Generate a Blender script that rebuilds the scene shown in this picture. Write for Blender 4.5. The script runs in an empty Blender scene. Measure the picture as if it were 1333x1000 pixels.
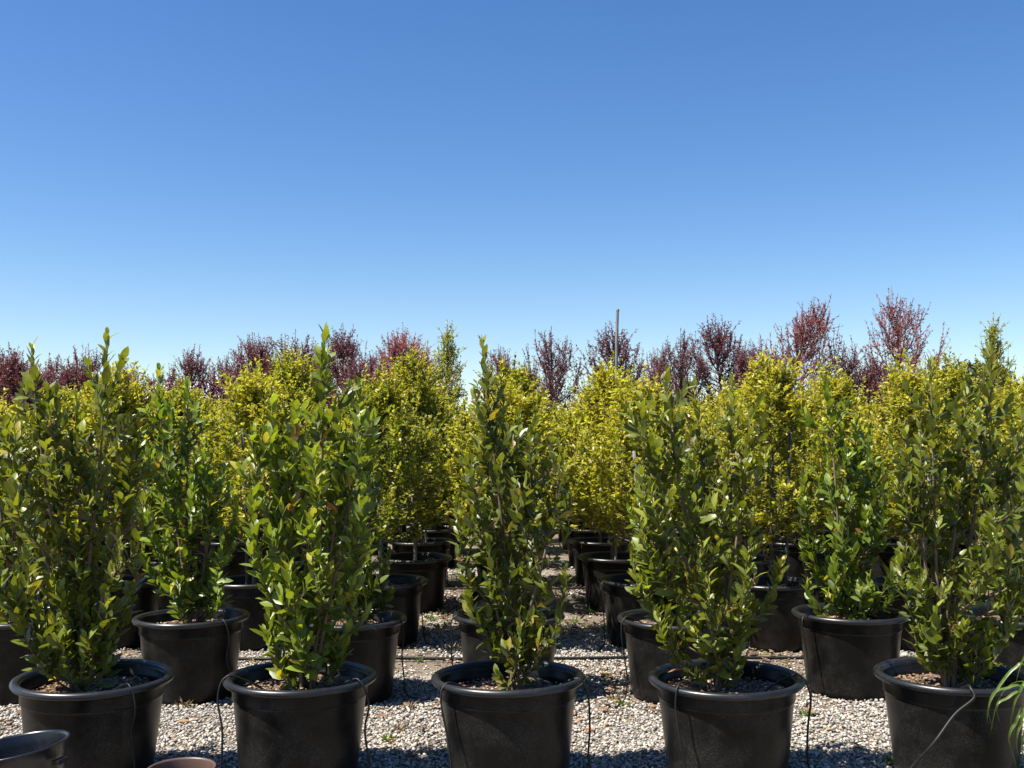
import bpy, math, random
import numpy as np
from mathutils import Vector, Matrix

# ------------------------------------------------------------------ camera, sky, sun, exposure
S = bpy.context.scene
COL = S.collection
F_PX, CX, CY, CAM_H = 1300.0, 666.5, 500.0, 1.52
PITCH = math.atan(75.0 / F_PX)
cam_d = bpy.data.cameras.new('camera')
cam = bpy.data.objects.new('camera', cam_d); COL.objects.link(cam)
cam_d.sensor_width = 36.0
cam_d.lens = 36.0 * F_PX / 1333.0
cam_d.clip_start = 0.05; cam_d.clip_end = 2000.0
cam.location = (0, 0, CAM_H)
cam.rotation_euler = (math.pi / 2 + PITCH, 0, 0)
S.camera = cam

SUN_EL = math.radians(60.0)
SUN_TO = Vector((-math.cos(math.radians(22)) * math.cos(SUN_EL), -math.sin(math.radians(22)) * math.cos(SUN_EL), math.sin(SUN_EL)))
w = bpy.data.worlds.new('World'); S.world = w; w.use_nodes = True
wn = w.node_tree.nodes; wl = w.node_tree.links
sky = wn.new('ShaderNodeTexSky'); sky.sky_type = 'NISHITA'; sky.sun_disc = False
sky.sun_elevation = SUN_EL
sky.sun_rotation = math.atan2(SUN_TO.x, SUN_TO.y)
sky.altitude = 0; sky.air_density = 1.0; sky.dust_density = 0.2; sky.ozone_density = 2.2
bg = wn['Background']; bg.inputs[1].default_value = 0.071
hs = wn.new('ShaderNodeHueSaturation'); hs.inputs['Saturation'].default_value = 1.28; hs.inputs['Hue'].default_value = 0.508
wl.new(sky.outputs[0], hs.inputs['Color']); wl.new(hs.outputs[0], bg.inputs[0])

sun_d = bpy.data.lights.new('sun', 'SUN'); sun_d.energy = 5.0; sun_d.angle = math.radians(0.53)
sun_d.color = (1.0, 0.955, 0.875)
sun = bpy.data.objects.new('sun', sun_d); COL.objects.link(sun)
sun.rotation_euler = (-SUN_TO).to_track_quat('-Z', 'Y').to_euler()
sun.location = SUN_TO * 30

S.view_settings.view_transform = 'Standard'; S.view_settings.look = 'None'
S.view_settings.exposure = 1.18; S.view_settings.gamma = 1.0
S.view_settings.use_curve_mapping = False
S.render.engine = 'CYCLES'
S.cycles.max_bounces = 6; S.cycles.diffuse_bounces = 3; S.cycles.glossy_bounces = 2
S.cycles.transmission_bounces = 4; S.cycles.transparent_max_bounces = 4
S.cycles.caustics_reflective = False; S.cycles.caustics_refractive = False
S.cycles.use_denoising = True

# ------------------------------------------------------------------ pixel helpers (photograph pixels)
_cp, _sp = math.cos(PITCH), math.sin(PITCH)
def ray(px, py):
    u, v = px - CX, CY - py
    return (u, F_PX * _cp - v * _sp, F_PX * _sp + v * _cp)
def at(px, py, depth):
    x, y, z = ray(px, py); k = depth / y
    return np.array((x * k, depth, CAM_H + z * k))
def on_ground(px, py, z=0.0):
    x, y, zz = ray(px, py); k = (z - CAM_H) / zz
    return np.array((x * k, y * k, z))

# ------------------------------------------------------------------ object helpers
def mesh_obj(name, verts, faces, mat, parent=None, smooth=False, color=None):
    me = bpy.data.meshes.new(name)
    me.from_pydata([tuple(v) for v in verts], [], [tuple(f) for f in faces])
    fin(me, mat, smooth, color)
    return link(name, me, parent)
def fin(me, mat, smooth=False, color=None):
    if mat: me.materials.append(mat)
    if smooth: me.polygons.foreach_set('use_smooth', np.ones(len(me.polygons), bool))
    if color is not None:
        a = me.color_attributes.new('leaf_color', 'FLOAT_COLOR', 'POINT')
        a.data.foreach_set('color', np.asarray(color, np.float32).ravel())
    me.update()
def np_mesh(name, verts, faces, mat, smooth=False, color=None):
    """verts (N,3); faces (M,k) all with k corners"""
    verts = np.asarray(verts, np.float32); faces = np.asarray(faces, np.int32)
    me = bpy.data.meshes.new(name)
    me.vertices.add(len(verts)); me.vertices.foreach_set('co', verts.ravel())
    m, k = faces.shape
    me.loops.add(m * k); me.loops.foreach_set('vertex_index', faces.ravel())
    me.polygons.add(m)
    me.polygons.foreach_set('loop_start', np.arange(0, m * k, k, dtype=np.int32))
    me.polygons.foreach_set('loop_total', np.full(m, k, np.int32))
    me.update(calc_edges=True); me.validate()
    fin(me, mat, smooth, color)
    return me
def link(name, me, parent=None, loc=None):
    o = bpy.data.objects.new(name, me); COL.objects.link(o)
    if parent: o.parent = parent
    if loc is not None: o.location = loc
    return o
def empty(name, loc, rz=0.0):
    o = bpy.data.objects.new(name, None); COL.objects.link(o)
    o.location = loc; o.rotation_euler = (0, 0, rz); o.empty_display_size = 0.1
    return o
def tag(o, label, cat, group=None, kind=None):
    o['label'] = label; o['category'] = cat
    if group: o['group'] = group
    if kind: o['kind'] = kind
    return o
def struct(o, kind='structure'):
    o['kind'] = kind; return o

# ------------------------------------------------------------------ materials
def mat_new(name):
    m = bpy.data.materials.new(name); m.use_nodes = True
    nt = m.node_tree; nt.nodes.clear()
    out = nt.nodes.new('ShaderNodeOutputMaterial')
    p = nt.nodes.new('ShaderNodeBsdfPrincipled')
    nt.links.new(p.outputs[0], out.inputs[0])
    return m, nt, p, out
def N(nt, t, **kw):
    n = nt.nodes.new(t)
    for k, v in kw.items():
        if hasattr(n, k): setattr(n, k, v)
        else: n.inputs[k].default_value = v
    return n
def ramp(nt, stops):
    r = nt.nodes.new('ShaderNodeValToRGB'); e = r.color_ramp.elements
    while len(e) < len(stops): e.new(0.5)
    for i, (p, c) in enumerate(stops):
        e[i].position = p; e[i].color = (c + (1,)) if len(c) == 3 else c
    return r

def leaf_material(name, rough=0.4, trans=0.3, tcol=(1.5, 1.5, 0.55), spec=0.5):
    m, nt, p, out = mat_new(name)
    L = nt.links
    a = N(nt, 'ShaderNodeAttribute', attribute_name='leaf_color')
    nz = N(nt, 'ShaderNodeTexNoise', Scale=60.0)
    tc = N(nt, 'ShaderNodeTexCoord')
    L.new(tc.outputs['Object'], nz.inputs['Vector'])
    mr = N(nt, 'ShaderNodeMapRange'); mr.inputs[1].default_value = 0.3; mr.inputs[2].default_value = 0.7
    mr.inputs[3].default_value = 0.8; mr.inputs[4].default_value = 1.2
    L.new(nz.outputs['Fac'], mr.inputs[0])
    mx = N(nt, 'ShaderNodeVectorMath', operation='SCALE')
    L.new(a.outputs['Color'], mx.inputs[0]); L.new(mr.outputs[0], mx.inputs['Scale'])
    L.new(mx.outputs[0], p.inputs['Base Color'])
    p.inputs['Roughness'].default_value = rough
    p.inputs['Specular IOR Level'].default_value = spec
    t = N(nt, 'ShaderNodeBsdfTranslucent')
    tm = N(nt, 'ShaderNodeVectorMath', operation='MULTIPLY'); tm.inputs[1].default_value = tcol
    L.new(mx.outputs[0], tm.inputs[0]); L.new(tm.outputs[0], t.inputs['Color'])
    mix = N(nt, 'ShaderNodeMixShader'); mix.inputs[0].default_value = trans
    L.new(p.outputs[0], mix.inputs[1]); L.new(t.outputs[0], mix.inputs[2])
    L.new(mix.outputs[0], out.inputs[0])
    return m

def bark_material(name, c1, c2, scale=30):
    m, nt, p, out = mat_new(name); L = nt.links
    tc = N(nt, 'ShaderNodeTexCoord'); nz = N(nt, 'ShaderNodeTexNoise', Scale=float(scale), Detail=6.0)
    mp = N(nt, 'ShaderNodeMapping'); mp.inputs['Scale'].default_value = (1, 1, 0.25)
    L.new(tc.outputs['Object'], mp.inputs[0]); L.new(mp.outputs[0], nz.inputs['Vector'])
    r = ramp(nt, [(0.3, c1), (0.7, c2)]); L.new(nz.outputs['Fac'], r.inputs[0])
    L.new(r.outputs[0], p.inputs['Base Color']); p.inputs['Roughness'].default_value = 0.8
    b = N(nt, 'ShaderNodeBump', Strength=0.4); b.inputs['Distance'].default_value = 0.004
    L.new(nz.outputs['Fac'], b.inputs['Height']); L.new(b.outputs[0], p.inputs['Normal'])
    return m

def plastic_material(name, base, dust, rough=0.36, dustamt=0.55, spec=0.5):
    """scuffed nursery plastic: even black with dry splash dust and specks thrown up from the gravel"""
    m, nt, p, out = mat_new(name); L = nt.links
    tc = N(nt, 'ShaderNodeTexCoord')
    oi = N(nt, 'ShaderNodeObjectInfo')
    off = N(nt, 'ShaderNodeVectorMath', operation='ADD')
    L.new(tc.outputs['Object'], off.inputs[0])
    sc = N(nt, 'ShaderNodeMath', operation='MULTIPLY'); sc.inputs[1].default_value = 40.0
    L.new(oi.outputs['Random'], sc.inputs[0]); L.new(sc.outputs[0], off.inputs[1])
    n1 = N(nt, 'ShaderNodeTexNoise', Scale=5.0, Detail=8.0, Roughness=0.7)
    L.new(off.outputs[0], n1.inputs['Vector'])
    n2 = N(nt, 'ShaderNodeTexNoise', Scale=190.0, Detail=3.0)
    L.new(off.outputs[0], n2.inputs['Vector'])
    v = N(nt, 'ShaderNodeTexVoronoi', Scale=55.0); L.new(off.outputs[0], v.inputs['Vector'])
    sp = ramp(nt, [(0.0, (1, 1, 1)), (0.09, (0.6, 0.6, 0.6)), (0.13, (0, 0, 0))]); L.new(v.outputs['Distance'], sp.inputs[0])
    r1 = ramp(nt, [(0.42, (0, 0, 0)), (0.75, (1, 1, 1))]); L.new(n1.outputs['Fac'], r1.inputs[0])
    r2 = ramp(nt, [(0.45, (0.1, 0.1, 0.1)), (0.7, (1, 1, 1))]); L.new(n2.outputs['Fac'], r2.inputs[0])
    mu = N(nt, 'ShaderNodeMath', operation='MULTIPLY'); L.new(r1.outputs[0], mu.inputs[0]); L.new(r2.outputs[0], mu.inputs[1])
    ms = N(nt, 'ShaderNodeMath', operation='MULTIPLY'); L.new(sp.outputs[0], ms.inputs[0]); L.new(r1.outputs[0], ms.inputs[1])
    ad = N(nt, 'ShaderNodeMath', operation='ADD', use_clamp=True); L.new(mu.outputs[0], ad.inputs[0]); L.new(ms.outputs[0], ad.inputs[1])
    am = N(nt, 'ShaderNodeMath', operation='MULTIPLY'); am.inputs[1].default_value = dustamt; L.new(ad.outputs[0], am.inputs[0])
    mix = N(nt, 'ShaderNodeMix', data_type='RGBA'); mix.inputs[6].default_value = base + (1,); mix.inputs[7].default_value = dust + (1,)
    L.new(am.outputs[0], mix.inputs[0]); L.new(mix.outputs[2], p.inputs['Base Color'])
    rr = N(nt, 'ShaderNodeMapRange'); rr.inputs[3].default_value = rough; rr.inputs[4].default_value = rough + 0.35
    L.new(am.outputs[0], rr.inputs[0]); L.new(rr.outputs[0], p.inputs['Roughness'])
    p.inputs['Specular IOR Level'].default_value = spec
    b = N(nt, 'ShaderNodeBump', Strength=0.12); b.inputs['Distance'].default_value = 0.003
    L.new(n1.outputs['Fac'], b.inputs['Height']); L.new(b.outputs[0], p.inputs['Normal'])
    return m

def flat_material(name, c, rough=0.6, spec=0.5, var=0.25, scale=40.0):
    m, nt, p, out = mat_new(name); L = nt.links
    tc = N(nt, 'ShaderNodeTexCoord'); nz = N(nt, 'ShaderNodeTexNoise', Scale=scale, Detail=5.0)
    L.new(tc.outputs['Object'], nz.inputs['Vector'])
    lo = tuple(x * (1 - var) for x in c); hi = tuple(x * (1 + var) for x in c)
    r = ramp(nt, [(0.3, lo), (0.7, hi)]); L.new(nz.outputs['Fac'], r.inputs[0])
    L.new(r.outputs[0], p.inputs['Base Color']); p.inputs['Roughness'].default_value = rough
    p.inputs['Specular IOR Level'].default_value = spec
    return m

def attr_material(name, rough=0.8, spec=0.3, bump=None):
    m, nt, p, out = mat_new(name); L = nt.links
    a = N(nt, 'ShaderNodeAttribute', attribute_name='leaf_color')
    nz = N(nt, 'ShaderNodeTexNoise', Scale=180.0, Detail=4.0); tc = N(nt, 'ShaderNodeTexCoord')
    L.new(tc.outputs['Object'], nz.inputs['Vector'])
    mr = N(nt, 'ShaderNodeMapRange'); mr.inputs[1].default_value = 0.3; mr.inputs[2].default_value = 0.7
    mr.inputs[3].default_value = 0.78; mr.inputs[4].default_value = 1.2
    L.new(nz.outputs['Fac'], mr.inputs[0])
    mx = N(nt, 'ShaderNodeVectorMath', operation='SCALE')
    L.new(a.outputs['Color'], mx.inputs[0]); L.new(mr.outputs[0], mx.inputs['Scale'])
    L.new(mx.outputs[0], p.inputs['Base Color'])
    p.inputs['Roughness'].default_value = rough; p.inputs['Specular IOR Level'].default_value = spec
    return m

M_LAUREL = leaf_material('laurel_leaf', rough=0.42, trans=0.3, tcol=(1.75, 1.65, 0.5), spec=0.5)
M_YELLOW = leaf_material('yellow_leaf', rough=0.42, trans=0.48, tcol=(1.3, 1.38, 0.6))
M_PURPLE = leaf_material('purple_leaf', rough=0.45, trans=0.3, tcol=(1.9, 0.8, 0.8))
M_FAR = leaf_material('far_leaf', rough=0.6, trans=0.2, tcol=(1.3, 1.3, 0.6))
M_BLADE = leaf_material('blade_leaf', rough=0.4, trans=0.35, tcol=(1.4, 1.4, 0.6))
M_DRY = attr_material('dry_leaf', rough=0.75)
M_BARK = bark_material('laurel_bark', (0.07, 0.05, 0.035), (0.2, 0.14, 0.08))
M_BARK2 = bark_material('grey_bark', (0.06, 0.05, 0.04), (0.15, 0.125, 0.1))
M_BARK3 = bark_material('plum_bark', (0.03, 0.02, 0.02), (0.08, 0.055, 0.05))
M_POT = plastic_material('pot_plastic', (0.0055, 0.0053, 0.005), (0.15, 0.142, 0.13), rough=0.30, dustamt=0.42, spec=0.2)
M_RIM = plastic_material('rim_plastic', (0.008, 0.0084, 0.0095), (0.10, 0.1, 0.1), rough=0.33, dustamt=0.33)
M_POT2 = plastic_material('small_pot_plastic', (0.006, 0.0075, 0.012), (0.14, 0.14, 0.14), rough=0.28, dustamt=0.4)
M_BROWN = plastic_material('brown_pot_plastic', (0.085, 0.048, 0.036), (0.2, 0.15, 0.12), rough=0.42, dustamt=0.4)
M_TUBE = flat_material('tube_rubber', (0.008, 0.008, 0.0085), rough=0.5, spec=0.3)
M_STAKE = bark_material('stake_wood', (0.1, 0.1, 0.105), (0.24, 0.235, 0.23), 18)
M_DARKSTAKE = flat_material('dark_stake', (0.03, 0.032, 0.035), rough=0.5)
M_TIE = flat_material('green_tie', (0.02, 0.13, 0.1), rough=0.6)
M_GRAVEL = attr_material('gravel_stone', rough=0.9, spec=0.2)
M_SOIL_BITS = attr_material('bark_chips', rough=0.95, spec=0.1)

def soil_material():
    m, nt, p, out = mat_new('pot_soil'); L = nt.links
    tc = N(nt, 'ShaderNodeTexCoord'); nz = N(nt, 'ShaderNodeTexNoise', Scale=45.0, Detail=10.0, Roughness=0.75)
    L.new(tc.outputs['Object'], nz.inputs['Vector'])
    r = ramp(nt, [(0.3, (0.03, 0.02, 0.013)), (0.55, (0.13, 0.085, 0.055)), (0.75, (0.24, 0.17, 0.11))])
    L.new(nz.outputs['Fac'], r.inputs[0]); L.new(r.outputs[0], p.inputs['Base Color'])
    p.inputs['Roughness'].default_value = 0.95
    b = N(nt, 'ShaderNodeBump', Strength=0.8); b.inputs['Distance'].default_value = 0.012
    L.new(nz.outputs['Fac'], b.inputs['Height']); L.new(b.outputs[0], p.inputs['Normal'])
    return m
M_SOIL = soil_material()

def ground_material():
    m, nt, p, out = mat_new('ground_gravel'); L = nt.links
    tc = N(nt, 'ShaderNodeTexCoord')
    v = N(nt, 'ShaderNodeTexVoronoi', Scale=48.0); L.new(tc.outputs['Object'], v.inputs['Vector'])
    n1 = N(nt, 'ShaderNodeTexNoise', Scale=1.1, Detail=6.0, Roughness=0.65); L.new(tc.outputs['Object'], n1.inputs['Vector'])
    n2 = N(nt, 'ShaderNodeTexNoise', Scale=130.0, Detail=4.0); L.new(tc.outputs['Object'], n2.inputs['Vector'])
    st = N(nt, 'ShaderNodeSeparateColor'); L.new(v.outputs['Color'], st.inputs[0])
    stone = ramp(nt, [(0.0, (0.10, 0.09, 0.075)), (0.5, (0.24, 0.215, 0.18)), (1.0, (0.42, 0.39, 0.34))]); L.new(st.outputs[0], stone.inputs[0])
    dirt = ramp(nt, [(0.3, (0.075, 0.055, 0.038)), (0.7, (0.21, 0.165, 0.12))]); L.new(n2.outputs['Fac'], dirt.inputs[0])
    fac = ramp(nt, [(0.50, (0, 0, 0)), (0.66, (1, 1, 1))]); L.new(n1.outputs['Fac'], fac.inputs[0])
    mix = N(nt, 'ShaderNodeMix', data_type='RGBA')
    L.new(fac.outputs[0], mix.inputs[0]); L.new(dirt.outputs[0], mix.inputs[6]); L.new(stone.outputs[0], mix.inputs[7])
    L.new(mix.outputs[2], p.inputs['Base Color']); p.inputs['Roughness'].default_value = 0.95
    b = N(nt, 'ShaderNodeBump', Strength=0.9); b.inputs['Distance'].default_value = 0.012; b.invert = True
    L.new(v.outputs['Distance'], b.inputs['Height']); L.new(b.outputs[0], p.inputs['Normal'])
    return m

# ------------------------------------------------------------------ geometry helpers
def norm(a):
    a = np.asarray(a, float); return a / (np.linalg.norm(a, axis=-1, keepdims=True) + 1e-9)
def bez(a, b, c, d, n):
    t = np.linspace(0, 1, n)[:, None]
    return (1-t)**3*a + 3*(1-t)**2*t*b + 3*(1-t)*t*t*c + t**3*d

class Tubes:
    """bars that belong to ONE stem or hose, collected into one mesh"""
    def __init__(self): self.v = []; self.f = []; self.n = 0
    def add(self, pts, r0, r1, k=6, cap=True):
        pts = np.asarray(pts, float); n = len(pts)
        tg = norm(np.gradient(pts, axis=0))
        ref = np.array((0.31, 0.87, 0.37)); 
        u = norm(np.cross(tg, ref)); w_ = np.cross(tg, u)
        r = np.linspace(r0, r1, n)[:, None, None]
        a = np.arange(k) * 2 * math.pi / k
        ring = pts[:, None, :] + r * (np.cos(a)[None, :, None] * u[:, None, :] + np.sin(a)[None, :, None] * w_[:, None, :])
        self.v.append(ring.reshape(-1, 3))
        i = np.arange(n - 1)[:, None] * k; j = np.arange(k)[None, :]; j2 = (j + 1) % k
        q = np.stack([i + j, i + j2, i + k + j2, i + k + j], -1).reshape(-1, 4) + self.n
        self.f.append(q); self.n += n * k
    def mesh(self, name, mat, smooth=True):
        return np_mesh(name, np.concatenate(self.v), np.concatenate(self.f), mat, smooth)

LAUREL_T = np.array([(0, 0, 0)] + [p for t, hw, up in ((0.2, .125, .03), (0.48, .2, .055), (0.78, .135, .035))
                    for p in ((-hw, t, up), (0, t, 0), (hw, t, up))] + [(0, 1.0, 0.0)], float)
LAUREL_F = np.array([(0, 2, 1), (0, 3, 2), (1, 2, 5), (1, 5, 4), (2, 3, 6), (2, 6, 5), (4, 5, 8), (4, 8, 7),
                     (5, 6, 9), (5, 9, 8), (7, 8, 10), (8, 9, 10)], int)
SMALL_T = np.array([(0, 0, 0), (-.2, .5, .05), (0, 1, -.03), (.2, .5, .05)], float)
SMALL_F = np.array([(0, 3, 2), (0, 2, 1)], int)

def frames(d, n):
    d = norm(d); x = norm(np.cross(d, n)); z = np.cross(x, d)
    return np.stack([x, d, z], -1)          # (N,3,3) columns x, y(dir), z(normal)
def leaf_cloud(T, Fc, pos, dirs, nrm, size, curl, width=1.0):
    R = frames(dirs, nrm)
    t = np.repeat(T[None], len(pos), 0).copy()
    t[:, :, 0] *= np.asarray(width).reshape(-1, 1) if np.ndim(width) else width
    t[:, :, 2] -= curl[:, None] * t[:, :, 1] ** 2
    v = np.einsum('nij,nkj->nki', R, t) * size[:, None, None] + pos[:, None, :]
    k = len(T)
    f = Fc[None] + (np.arange(len(pos)) * k)[:, None, None]
    return v.reshape(-1, 3), f.reshape(-1, Fc.shape[1])
def leaf_mesh(name, T, Fc, pos, dirs, nrm, size, curl, cols, mat, smooth=True, width=1.0):
    v, f = leaf_cloud(T, Fc, pos, dirs, nrm, size, curl, width)
    c = np.ones((len(pos), len(T), 4), np.float32); c[:, :, :3] = cols[:, None, :]
    return np_mesh(name, v, f, mat, smooth, c.reshape(-1, 4))

def lathe(profile, seg, mat, name, smooth=True):
    pr = np.asarray(profile, float); n = len(pr)
    a = np.arange(seg) * 2 * math.pi / seg
    v = np.stack([pr[:, 0][:, None] * np.cos(a), pr[:, 0][:, None] * np.sin(a), np.repeat(pr[:, 1][:, None], seg, 1)], -1).reshape(-1, 3)
    i = np.arange(n - 1)[:, None] * seg; j = np.arange(seg)[None]; j2 = (j + 1) % seg
    f = np.stack([i + j, i + j2, i + seg + j2, i + seg + j], -1).reshape(-1, 4)
    return np_mesh(name, v, f, mat, smooth)

# ------------------------------------------------------------------ ground
ROWS = [4.54 + 1.53 * i for i in range(11)]                  # rows of pots, metres from the camera
COLX = 0.99                                                 # spacing of the columns
g = mesh_obj('ground', [(-300, -60, 0), (300, -60, 0), (300, 900, 0), (-300, 900, 0)], [(0, 1, 2, 3)], ground_material())
struct(g); g['label'] = 'pale gravel and dirt ground of the plant nursery'

# ------------------------------------------------------------------ pots
POT_H, POT_R = 0.48, 0.34
def pot_profile():
    p = [(0.0, 0.004), (0.235, 0.004), (0.252, 0.012), (0.256, 0.03)]
    for z in np.linspace(0.06, 0.375, 7): p.append((0.256 + 0.043 * (z - 0.03) / 0.42, z))
    p += [(0.2925, 0.384), (0.2985, 0.3865), (0.2995, 0.389), (0.2985, 0.396), (0.300, 0.425), (0.3025, 0.45), (0.305, 0.462),
          (0.300, 0.468), (0.296, 0.45), (0.293, 0.43), (0.2885, 0.424), (0.288, 0.41), (0.284, 0.36), (0.28, 0.33)]
    return p
def rim_profile():
    pr = []
    for k in range(17):
        a = 2 * math.pi * k / 16
        pr.append((0.3205 + 0.0185 * math.cos(a), 0.4625 + 0.0165 * math.sin(a)))
    return pr
ME_POT = lathe(pot_profile(), 56, M_POT, 'pot')
ME_RIM = lathe(rim_profile(), 64, M_RIM, 'rim')

def soil_mesh(seed):
    rs = np.random.RandomState(seed)
    rings, seg = 12, 40
    ph = rs.rand(6) * 6.28
    v = [(0, 0, 0.40)]
    for i in range(1, rings + 1):
        r = 0.289 * i / rings
        for j in range(seg):
            a = 2 * math.pi * j / seg
            x, y = r * math.cos(a), r * math.sin(a)
            h = 0.398 + 0.010 * math.sin(9 * x + ph[0]) * math.cos(8 * y + ph[1]) + 0.006 * math.sin(25 * x + ph[2]) * math.sin(23 * y + ph[3]) \
                + rs.uniform(-.005, .005) + 0.012 * math.exp(-(r / 0.1) ** 2)
            v.append((x, y, h))
    f = []
    for j in range(seg): f.append((0, 1 + j, 1 + (j + 1) % seg, 1 + (j + 1) % seg))
    me = bpy.data.meshes.new('soil')
    faces = [(0, 1 + j, 1 + (j + 1) % seg) for j in range(seg)]
    for i in range(rings - 1):
        for j in range(seg):
            a0 = 1 + i * seg + j; a1 = 1 + i * seg + (j + 1) % seg
            faces.append((a0, a0 + seg, a1 + seg, a1))
    me.from_pydata(v, [], faces); fin(me, M_SOIL, True)
    return me
ICO = None
def ico():
    global ICO
    if ICO is None:
        t = (1 + 5 ** .5) / 2
        v = norm(np.array([(-1, t, 0), (1, t, 0), (-1, -t, 0), (1, -t, 0), (0, -1, t), (0, 1, t), (0, -1, -t), (0, 1, -t), (t, 0, -1), (t, 0, 1), (-t, 0, -1), (-t, 0, 1)]))
        f = np.array([(0, 11, 5), (0, 5, 1), (0, 1, 7), (0, 7, 10), (0, 10, 11), (1, 5, 9), (5, 11, 4), (11, 10, 2), (10, 7, 6), (7, 1, 8),
                      (3, 9, 4), (3, 4, 2), (3, 2, 6), (3, 6, 8), (3, 8, 9), (4, 9, 5), (2, 4, 11), (6, 2, 10), (8, 6, 7), (9, 8, 1)])
        ICO = (v, f)
    return ICO
def stones(name, pos, rad, flat, cols, mat, rs, smooth=False, long=1.35):
    v, f = ico(); n = len(pos)
    vv = np.repeat(v[None], n, 0) * rs.uniform(0.72, 1.18, (n, len(v), 1))
    vv *= np.stack([rs.uniform(.85, long, n), rs.uniform(.7, 1.0, n), rs.uniform(flat * .8, flat * 1.2, n)], -1)[:, None, :]
    a = rs.rand(n) * 6.283; b = rs.normal(0, .35, n)
    ca, sa, cb, sb = np.cos(a), np.sin(a), np.cos(b), np.sin(b)
    x, y, z = vv[..., 0], vv[..., 1], vv[..., 2]
    y, z = y * cb[:, None] - z * sb[:, None], y * sb[:, None] + z * cb[:, None]
    x, y = x * ca[:, None] - y * sa[:, None], x * sa[:, None] + y * ca[:, None]
    vv = np.stack([x, y, z], -1) * rad[:, None, None] + pos[:, None, :]
    ff = f[None] + (np.arange(n) * len(v))[:, None, None]
    c = np.ones((n, len(v), 4), np.float32); c[..., :3] = cols[:, None, :]
    return np_mesh(name, vv.reshape(-1, 3), ff.reshape(-1, 3), mat, smooth, c.reshape(-1, 4))
def chips_mesh(seed):
    rs = np.random.RandomState(seed); n = 800
    r = 0.275 * np.sqrt(rs.rand(n)); a = rs.rand(n) * 6.283
    pos = np.stack([r * np.cos(a), r * np.sin(a), 0.404 + rs.uniform(0, .008, n) + .01 * np.exp(-(r / .1) ** 2)], -1)
    pal = np.array([(.26, .17, .10), (.17, .10, .06), (.33, .25, .16), (.09, .06, .04), (.38, .31, .22), (.24, .13, .09)])
    cols = pal[rs.randint(0, len(pal), n)] * rs.uniform(.7, 1.15, (n, 1))
    return stones('bark_chips', pos, rs.uniform(.003, .0095, n), .4, cols, M_SOIL_BITS, rs, long=2.0)
ME_SOIL = [soil_mesh(s) for s in range(4)]
ME_CHIPS = [chips_mesh(s) for s in range(4)]

POTS = []      # footprints, for the gravel
def add_pot(root, k, chips=True):
    rs = random.Random(k * 7 + 1)
    p = link('pot', ME_POT, root); p.rotation_euler = (rs.uniform(-.014, .014), rs.uniform(-.014, .014), rs.uniform(0, 6.28))
    e = rs.uniform(-.022, .022); p.scale = (1 + e, 1 - e, rs.uniform(.985, 1.015))
    link('rim', ME_RIM, p)
    so = link('soil', ME_SOIL[k % 4], root); so.rotation_euler = (0, 0, rs.uniform(0, 6.28))
    if chips:
        c = link('bark_chips', ME_CHIPS[k % 4], so); c['kind'] = 'stuff'
    POTS.append((root.location.x, root.location.y, 0.262))
    return p

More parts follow.
